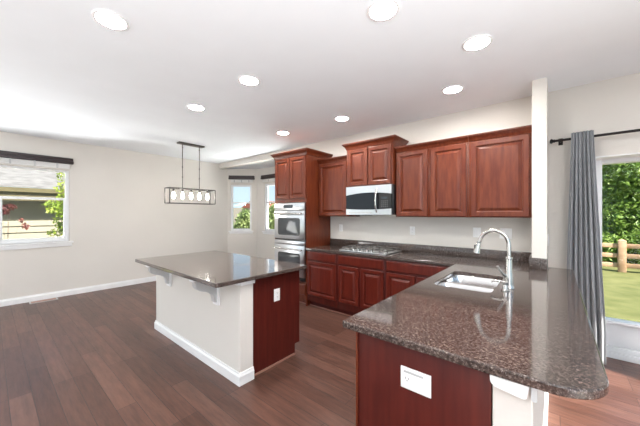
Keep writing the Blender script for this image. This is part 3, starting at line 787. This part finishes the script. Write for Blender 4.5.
# ------------------------------------------------------------------ ceiling downlights
def make_downlight(loc):
    x, y = loc
    t = thing('ceiling_downlight', (x, y, H), None, 'downlight', 'recessed ceiling downlights')
    b = BM(); ring_loops(b, [[(x + r*cos(2*pi*k/32), y + r*sin(2*pi*k/32), z) for k in range(32)] for r, z in ((.104, H - .0005), (.104, H - .006), (.098, H - .009), (.084, H - .007), (.082, H - .0005))], False, False)
    obj('trim_ring', b, M['white'], t)
    b = BM(); lathe(b, x, y, [(.0815, H - .0008), (.0815, H - .004), (.001, H - .0045)], 32); obj('lens', b, M['lens'], t)
    return t
spots = [(-2.27, .53, 'recessed downlight nearest the left edge of the picture, above the island front'),
         (-.835, 1.614, 'recessed downlight at the very top of the picture above the peninsula'),
         (-.452, 2.384, 'recessed downlight above the sink'),
         (-.815, 3.11, 'recessed downlight in front of the single door wall cabinet on the right'),
         (-2.21, 3.09, 'recessed downlight in front of the cabinet over the microwave'),
         (-3.32, 3.03, 'small recessed downlight in front of the oven tower'),
         (-2.27, 1.63, 'recessed downlight above the kitchen end of the island'),
         (-3.335, 1.628, 'recessed downlight above the island end nearest the chandelier')]
src = make_downlight(spots[0][:2]); src['label'] = spots[0][2]
for x, y, lab in spots[1:]:
    c = copy_tree(src); c.location = (x, y, H); c['label'] = lab

# ------------------------------------------------------------------ linear chandelier over the dining spot
HX0, HX1, HY0, HY1, HZ0, HZ1 = -5.27, -5.07, 2.01, 2.85, 1.642, 1.908
hx, hy = -5.17, 2.43
t = thing('chandelier', (hx, hy, HZ0), 'grey metal open box chandelier with five bulbs hanging by the left wall', 'chandelier')
b = BM(); r = .008
for x in (HX0, HX1):
    for z in (HZ0, HZ1): box(b, x - r, x + r, HY0, HY1, z - r, z + r, .002)
    for y in (HY0, HY1): box(b, x - r, x + r, y - r, y + r, HZ0, HZ1, .002)
for y in (HY0, HY1):
    for z in (HZ0, HZ1): box(b, HX0, HX1, y - r, y + r, z - r, z + r, .002)
obj('frame', b, M['bronze'], t)
b = BM(); box(b, hx - .025, hx + .025, HY0, HY1, HZ1 - .012, HZ1 + .010, .003); obj('light_bar', b, M['bronze'], t)
b = BM(); box(b, hx - .055, hx + .055, 2.19, 2.66, H - .028, H - .001, .005); obj('ceiling_plate', b, M['bronze'], t)
for y in (2.27, 2.585):
    b = BM(); tube(b, [(hx, y, HZ1 + .01), (hx, y, H - .028)], .0065, 10); rd = obj('rod', b, M['bronze'], t)
    for z in (2.12, 2.30, 2.66):
        b = BM(); lathe(b, hx, y, [(.004, z - .016), (.010, z - .012), (.010, z + .012), (.004, z + .016)], 12); obj('rod_joint', b, M['bronze'], rd)
for k in range(5):
    y = 2.115 + k * .1575
    b = BM(); lathe(b, hx, y, [(.010, HZ1 - .012), (.018, HZ1 - .016), (.018, HZ1 - .058), (.012, HZ1 - .062)], 14); so = obj('socket', b, M['bronze'], t)
    b = BM(); lathe(b, hx, y, [(.012, HZ1 - .0625), (.014, HZ1 - .08), (.023, HZ1 - .115), (.026, HZ1 - .14), (.021, HZ1 - .168), (.012, HZ1 - .184), (.001, HZ1 - .187)], 18); obj('bulb', b, M['bulb'], so)

# ------------------------------------------------------------------ curtain and rod
RY, RZ = 3.75, 2.20
t = thing('curtain_rod', (.9, RY, RZ), 'black metal curtain rod with ball finial above the patio door', 'curtain rod')
b = BM(); tube(b, [(-.01, RY, RZ), (2.4, RY, RZ)], .0125, 16); obj('rod', b, M['rod'], t)
b = BM(); lathe(b, RY, RZ, [(.002, -.044), (.018, -.040), (.026, -.028), (.018, -.016), (.014, -.012), (.019, -.006), (.014, 0)], 18, 'X'); obj('finial', b, M['rod'], t)
b = BM(); tube(b, [(.045, RY + .001, RZ), (.045, YB - .003, RZ)], .007, 10); box(b, .027, .063, YB - .006, YB - .001, RZ - .035, RZ + .035, .002); lathe(b, RY, RZ, [(.0128, .035), (.018, .035), (.018, .055), (.0128, .055)], 16, 'X'); obj('wall_bracket', b, M['rod'], t)

b = BM()
NXC, NZC = 180, 40
def curtain_pt(s, z):
    tt = (2.245 - z) / 2.20
    x0 = .122 - .055 * tt; x1 = .280 + .085 * min(1, tt * 1.15)
    x = x0 + s * (x1 - x0)
    amp = .012 + .014 * min(1, tt * 3)
    ph = s * 2 * pi * 6.5
    y = RY + amp * sin(ph + .35 * sin(2.1 * tt + s * 4)) + .006 * sin(ph * 2.3 + 1 + tt)
    if abs(z - RZ) < .05: y += 0
    return Vector((x, y - .060, z))
grid = [[b.verts.new(curtain_pt(i / NXC, .045 + (2.245 - .045) * j / NZC)) for i in range(NXC + 1)] for j in range(NZC + 1)]
for j in range(NZC):
    for i in range(NXC): b.faces.new((grid[j][i], grid[j][i+1], grid[j+1][i+1], grid[j+1][i]))
t = thing('curtain', (.2, RY, .045), 'long grey pleated curtain gathered at the left of the patio door', 'curtain')
pn = obj('panel', b, M['curtain'], t)
md = pn.modifiers.new('thickness', 'SOLIDIFY'); md.thickness = .003
for x in (.137, .170, .203, .236, .266):
    b = BM(); lathe(b, RY, RZ, [(.0145, x - .006), (.0185, x - .006), (.0185, x + .006), (.0145, x + .006), (.0145, x - .006)], 16, 'X', caps=False); obj('curtain_ring', b, M['rod'], t)

# floor register by the left wall
t = thing('floor_vent', (-6.53, .60, 0), 'brown floor register with pale edge beside the left baseboard', 'vent')
b = BM(); box(b, -6.60, -6.46, .43, .77, .0005, .006, .002); obj('frame', b, M['corbel'], t)
b = BM()
box(b, -6.59, -6.47, .45, .75, .0061, .0075)
obj('grille', b, M['shoe'], t)

# ------------------------------------------------------------------ outdoors
GZ = -0.30
g = BM(); box(g, -3.4, 9, 4.45, 24, GZ - .1, GZ)
struct('lawn', g, M['lawn'], 'sunlit green lawn behind the patio door', 'lawn')
g = BM(); box(g, -40, -3.4, 5.0, 60, -.9, -.8); box(g, -40, -6.85, -20, 5.0, -.9, -.8)
struct('ground', g, M['soil'], 'planted ground outside the nook and left window', 'ground')
g = BM(); box(g, -3.4, 9, 4.14, 4.45, GZ - .1, GZ + .12)
struct('patio_step', g, M['corbel'], 'concrete step under the patio door', 'step')

# split rail fence
FYY = 12.3
t = thing('split_rail_fence', (1.55, FYY, GZ), 'cedar split rail fence with three rails across the lawn', 'fence')
for x in (-.85, 1.545, 3.95, 6.35):
    b = BM(); box(b, x - .085, x + .085, FYY - .07, FYY + .07, GZ, GZ + .95, .01)
    ring_loops(b, [[(x - .085, FYY - .07, GZ + .951), (x + .085, FYY - .07, GZ + .951), (x + .085, FYY + .07, GZ + .951), (x - .085, FYY + .07, GZ + .951)], [(x - .03, FYY - .02, GZ + .985), (x + .03, FYY - .02, GZ + .985), (x + .03, FYY + .02, GZ + .985), (x - .03, FYY + .02, GZ + .985)]])
    obj('post', b, M['cedar'], t)
for x0, x1 in ((-.85, 1.545), (1.545, 3.95), (3.95, 6.35)):
    for z in (.20, .49, .79):
        b = BM(); box(b, x0 + .09, x1 - .09, FYY - .03, FYY + .03, GZ + z - .065, GZ + z + .065, .012); obj('rail', b, M['cedar'], t)

def foliage(bm, blobs, n, size, rng):
    tot = sum(r[0]*r[1]*r[2] for c, r in blobs)
    for c, r in blobs:
        k = int(n * r[0]*r[1]*r[2] / tot)
        for _ in range(k):
            while True:
                p = Vector((rng.uniform(-1, 1), rng.uniform(-1, 1), rng.uniform(-1, 1)))
                if .30 < p.length < 1: break
            p = p * (0.75 + .3 * rng.random())
            q = Vector((c[0] + p.x*r[0], c[1] + p.y*r[1], c[2] + p.z*r[2]))
            nrm = Vector((rng.gauss(0, 1), rng.gauss(0, 1), rng.gauss(.5, 1))).normalized()
            u = nrm.orthogonal().normalized(); u = Matrix.Rotation(rng.uniform(0, 2*pi), 3, nrm) @ u; v = nrm.cross(u)
            s = size * rng.uniform(.6, 1.4)
            a = bm.verts.new(q - u*s); e = bm.verts.new(q + v*s*.5 + nrm*s*.12); d = bm.verts.new(q + u*s); f = bm.verts.new(q - v*s*.5 + nrm*s*.12)
            bm.faces.new((a, e, d, f))

def tree(name, label, cat, x, y, gz, trunk_h, blobs, n, size, m, seed, group=None, tr=.08):
    rng = random.Random(seed)
    t = thing(name, (x, y, gz), label, cat, group)
    b = BM(); tube(b, [(x, y, gz), (x + .03, y, gz + trunk_h * .5), (x - .02, y + .02, gz + trunk_h)], [tr, tr * .75, tr * .4], 10)
    for c, r in blobs:
        tube(b, [(x, y, gz + trunk_h * .55), ((x + c[0]) / 2, (y + c[1]) / 2, (gz + trunk_h * .55 + c[2]) / 2 + .05), c], [tr * .4, tr * .3, tr * .12], 6)
    obj('trunk', b, M['bark'], t)
    b = BM(); foliage(b, blobs, n, size, rng); obj('foliage', b, m, t, sm=False)
    return t

tree('garden_tree', 'tall bushy green tree behind the fence, seen through the patio door', 'tree', 2.15, 15.2, GZ, 3.4,
     [((1.75, 14.9, 1.0), (.8, .8, 1.25)), ((2.5, 15.0, 1.2), (.85, .85, 1.4)), ((2.1, 15.2, 2.6), (.95, .9, 1.2)), ((1.75, 15.3, 3.0), (.6, .7, .75)), ((2.6, 15.3, 3.0), (.7, .7, 1.1))], 15000, .085, M['leaf'], 3, 'trees behind the fence')
tree('garden_tree', 'yellow green tree farthest back behind the fence near the left door edge', 'tree', 1.2, 18.3, GZ, 3.4,
     [((.9, 18.1, .8), (1.1, .9, 1.3)), ((1.9, 18.2, 1.6), (.9, .9, 1.4)), ((1.0, 18.3, 2.6), (.9, .9, 1.2)), ((2.3, 18.3, 3.3), (.8, .8, .8))], 10000, .09, M['leaf2'], 4, 'trees behind the fence')
tree('garden_tree', 'green tree behind the fence at the right picture edge', 'tree', 4.75, 15.6, GZ, 3.6,
     [((4.3, 15.5, 1.1), (.75, .9, 1.4)), ((5.2, 15.6, 1.4), (1.1, .9, 1.5)), ((4.7, 15.6, 3.0), (1.0, 1.0, 1.3))], 8000, .09, M['leaf'], 5, 'trees behind the fence')
tree('garden_shrub', 'low dark shrub growing behind the fence rails', 'shrub', 2.0, 13.6, GZ, .5,
     [((1.2, 13.6, .25), (.75, .35, .6)), ((2.1, 13.6, .3), (.8, .35, .65)), ((3.0, 13.6, .25), (.8, .35, .6))], 7000, .06, M['leaf'], 6)

# outside the nook: tree and far house
from_px = lambda px, w: (lambda u: (u * w / F_PX * cos(YAW) - w * sin(YAW), u * w / F_PX * sin(YAW) + w * cos(YAW)))(px - 320)
x, y = from_px(243, 11.0)
tree('garden_tree', 'soft green tree filling the lower half of the narrow nook window', 'tree', x, y, -.8, 2.2,
     [((x, y, .75), (.55, .5, .62)), ((x - .15, y, .25), (.55, .5, .6)), ((x + .22, y, 1.15), (.42, .4, .55)), ((x + .35, y, .4), (.4, .4, .6))], 5200, .06, M['leaf3'], 8)
x, y = from_px(272, 12.5)
tree('garden_tree', 'soft green tree outside the nook window beside the oven tower', 'tree', x, y, -.8, 2.4,
     [((x, y, .6), (.75, .5, .9)), ((x + .2, y, 1.35), (.6, .5, .6))], 4200, .065, M['leaf3'], 9)
hx_, hy_ = from_px(240, 40)
t = thing('distant_house', (hx_, hy_, -.8), 'distant cream house with red roof behind the nook tree', 'house')
b = BM(); box(b, hx_ - 4.5, hx_ + 5, hy_, hy_ + 5, -.8, 2.35); obj('wall', b, M['stucco'], t)
b = BM(); prism(b, [(hx_ + .8, 2.3), (hx_ + 5.5, 2.3), (hx_ + 3.2, 3.3)], 'Y', hy_ - .4, hy_ + 5.2); obj('roof', b, M['tile'], t)
b = BM()
for k in range(2): box(b, hx_ - 3 + k*3.2, hx_ - 1.9 + k*3.2, hy_ - .06, hy_ - .005, .3, 1.6)
obj('window', b, M['display'], t)

# neighbouring house outside the left window: lapped siding, dark eave, shingled roof
NHX = -12.0
t = thing('neighbour_house', (NHX, 1.5, -.8), 'neighbouring house with beige lap siding and pale shingle roof', 'house')
b = BM(); pitch = .19; zz = -.8; poly = []
pts = [(NHX - .3, -.8)]
while zz < 1.84:
    pts += [(NHX + .05, zz), (NHX + .004, zz + pitch)]
    zz += pitch
pts += [(NHX - .3, zz)]
ring_loops(b, [[(px_, -8, pz_) for px_, pz_ in pts], [(px_, 5.2, pz_) for px_, pz_ in pts]])
obj('siding_wall', b, M['siding'], t, sm=False)
b = BM()
box(b, NHX + .03, NHX + .60, -8.3, 5.5, 1.84, 1.87); box(b, NHX + .60, NHX + .64, -8.3, 5.5, 1.82, 2.19, .01)
obj('eave', b, M['fascia'], t)
b = BM(); prism(b, [(NHX + .641, 2.04), (NHX + .74, 2.06), (NHX + .76, 2.18), (NHX + .641, 2.18)], 'Y', -8.3, 5.5); obj('gutter', b, M['fascia'], t)
b = BM()
rx0, rz0 = NHX + .70, 2.192
for k in range(26):                                        # courses of shingles stepping up the slope
    xa, za = rx0 - k * .20, rz0 + k * .10
    prism(b, [(xa, za), (xa - .23, za + .115), (xa - .23, za + .135), (xa, za + .024)], 'Y', -8.4, 5.6)
obj('roof', b, M['shingle'], t, sm=False)
x, y = -8.6, 1.36
tree('leafy_sapling', 'bright green sapling outside the right side of left window', 'tree', -8.6, 1.12, -.8, 3.2,
     [((-8.6, 1.10, 2.45), (.14, .14, .30)), ((-8.6, 1.16, 2.0), (.17, .2, .30)), ((-8.6, 1.02, 1.62), (.22, .26, .22)), ((-8.6, 1.10, 1.28), (.2, .2, .22)), ((-8.6, 1.00, 1.05), (.15, .2, .16))], 750, .042, M['leaf2'], 12, tr=.015)
tree('red_leaf_shrub', 'small red leaved shrub outside the left part of left window', 'shrub', -8.9, .26, -.8, 2.3,
     [((-8.9, .18, 1.52), (.12, .14, .09)), ((-8.9, .30, 1.60), (.10, .12, .06)), ((-8.9, .52, 1.18), (.06, .07, .09)), ((-8.9, .46, 1.30), (.05, .05, .05))], 260, .035, M['leafr'], 13, tr=.008)
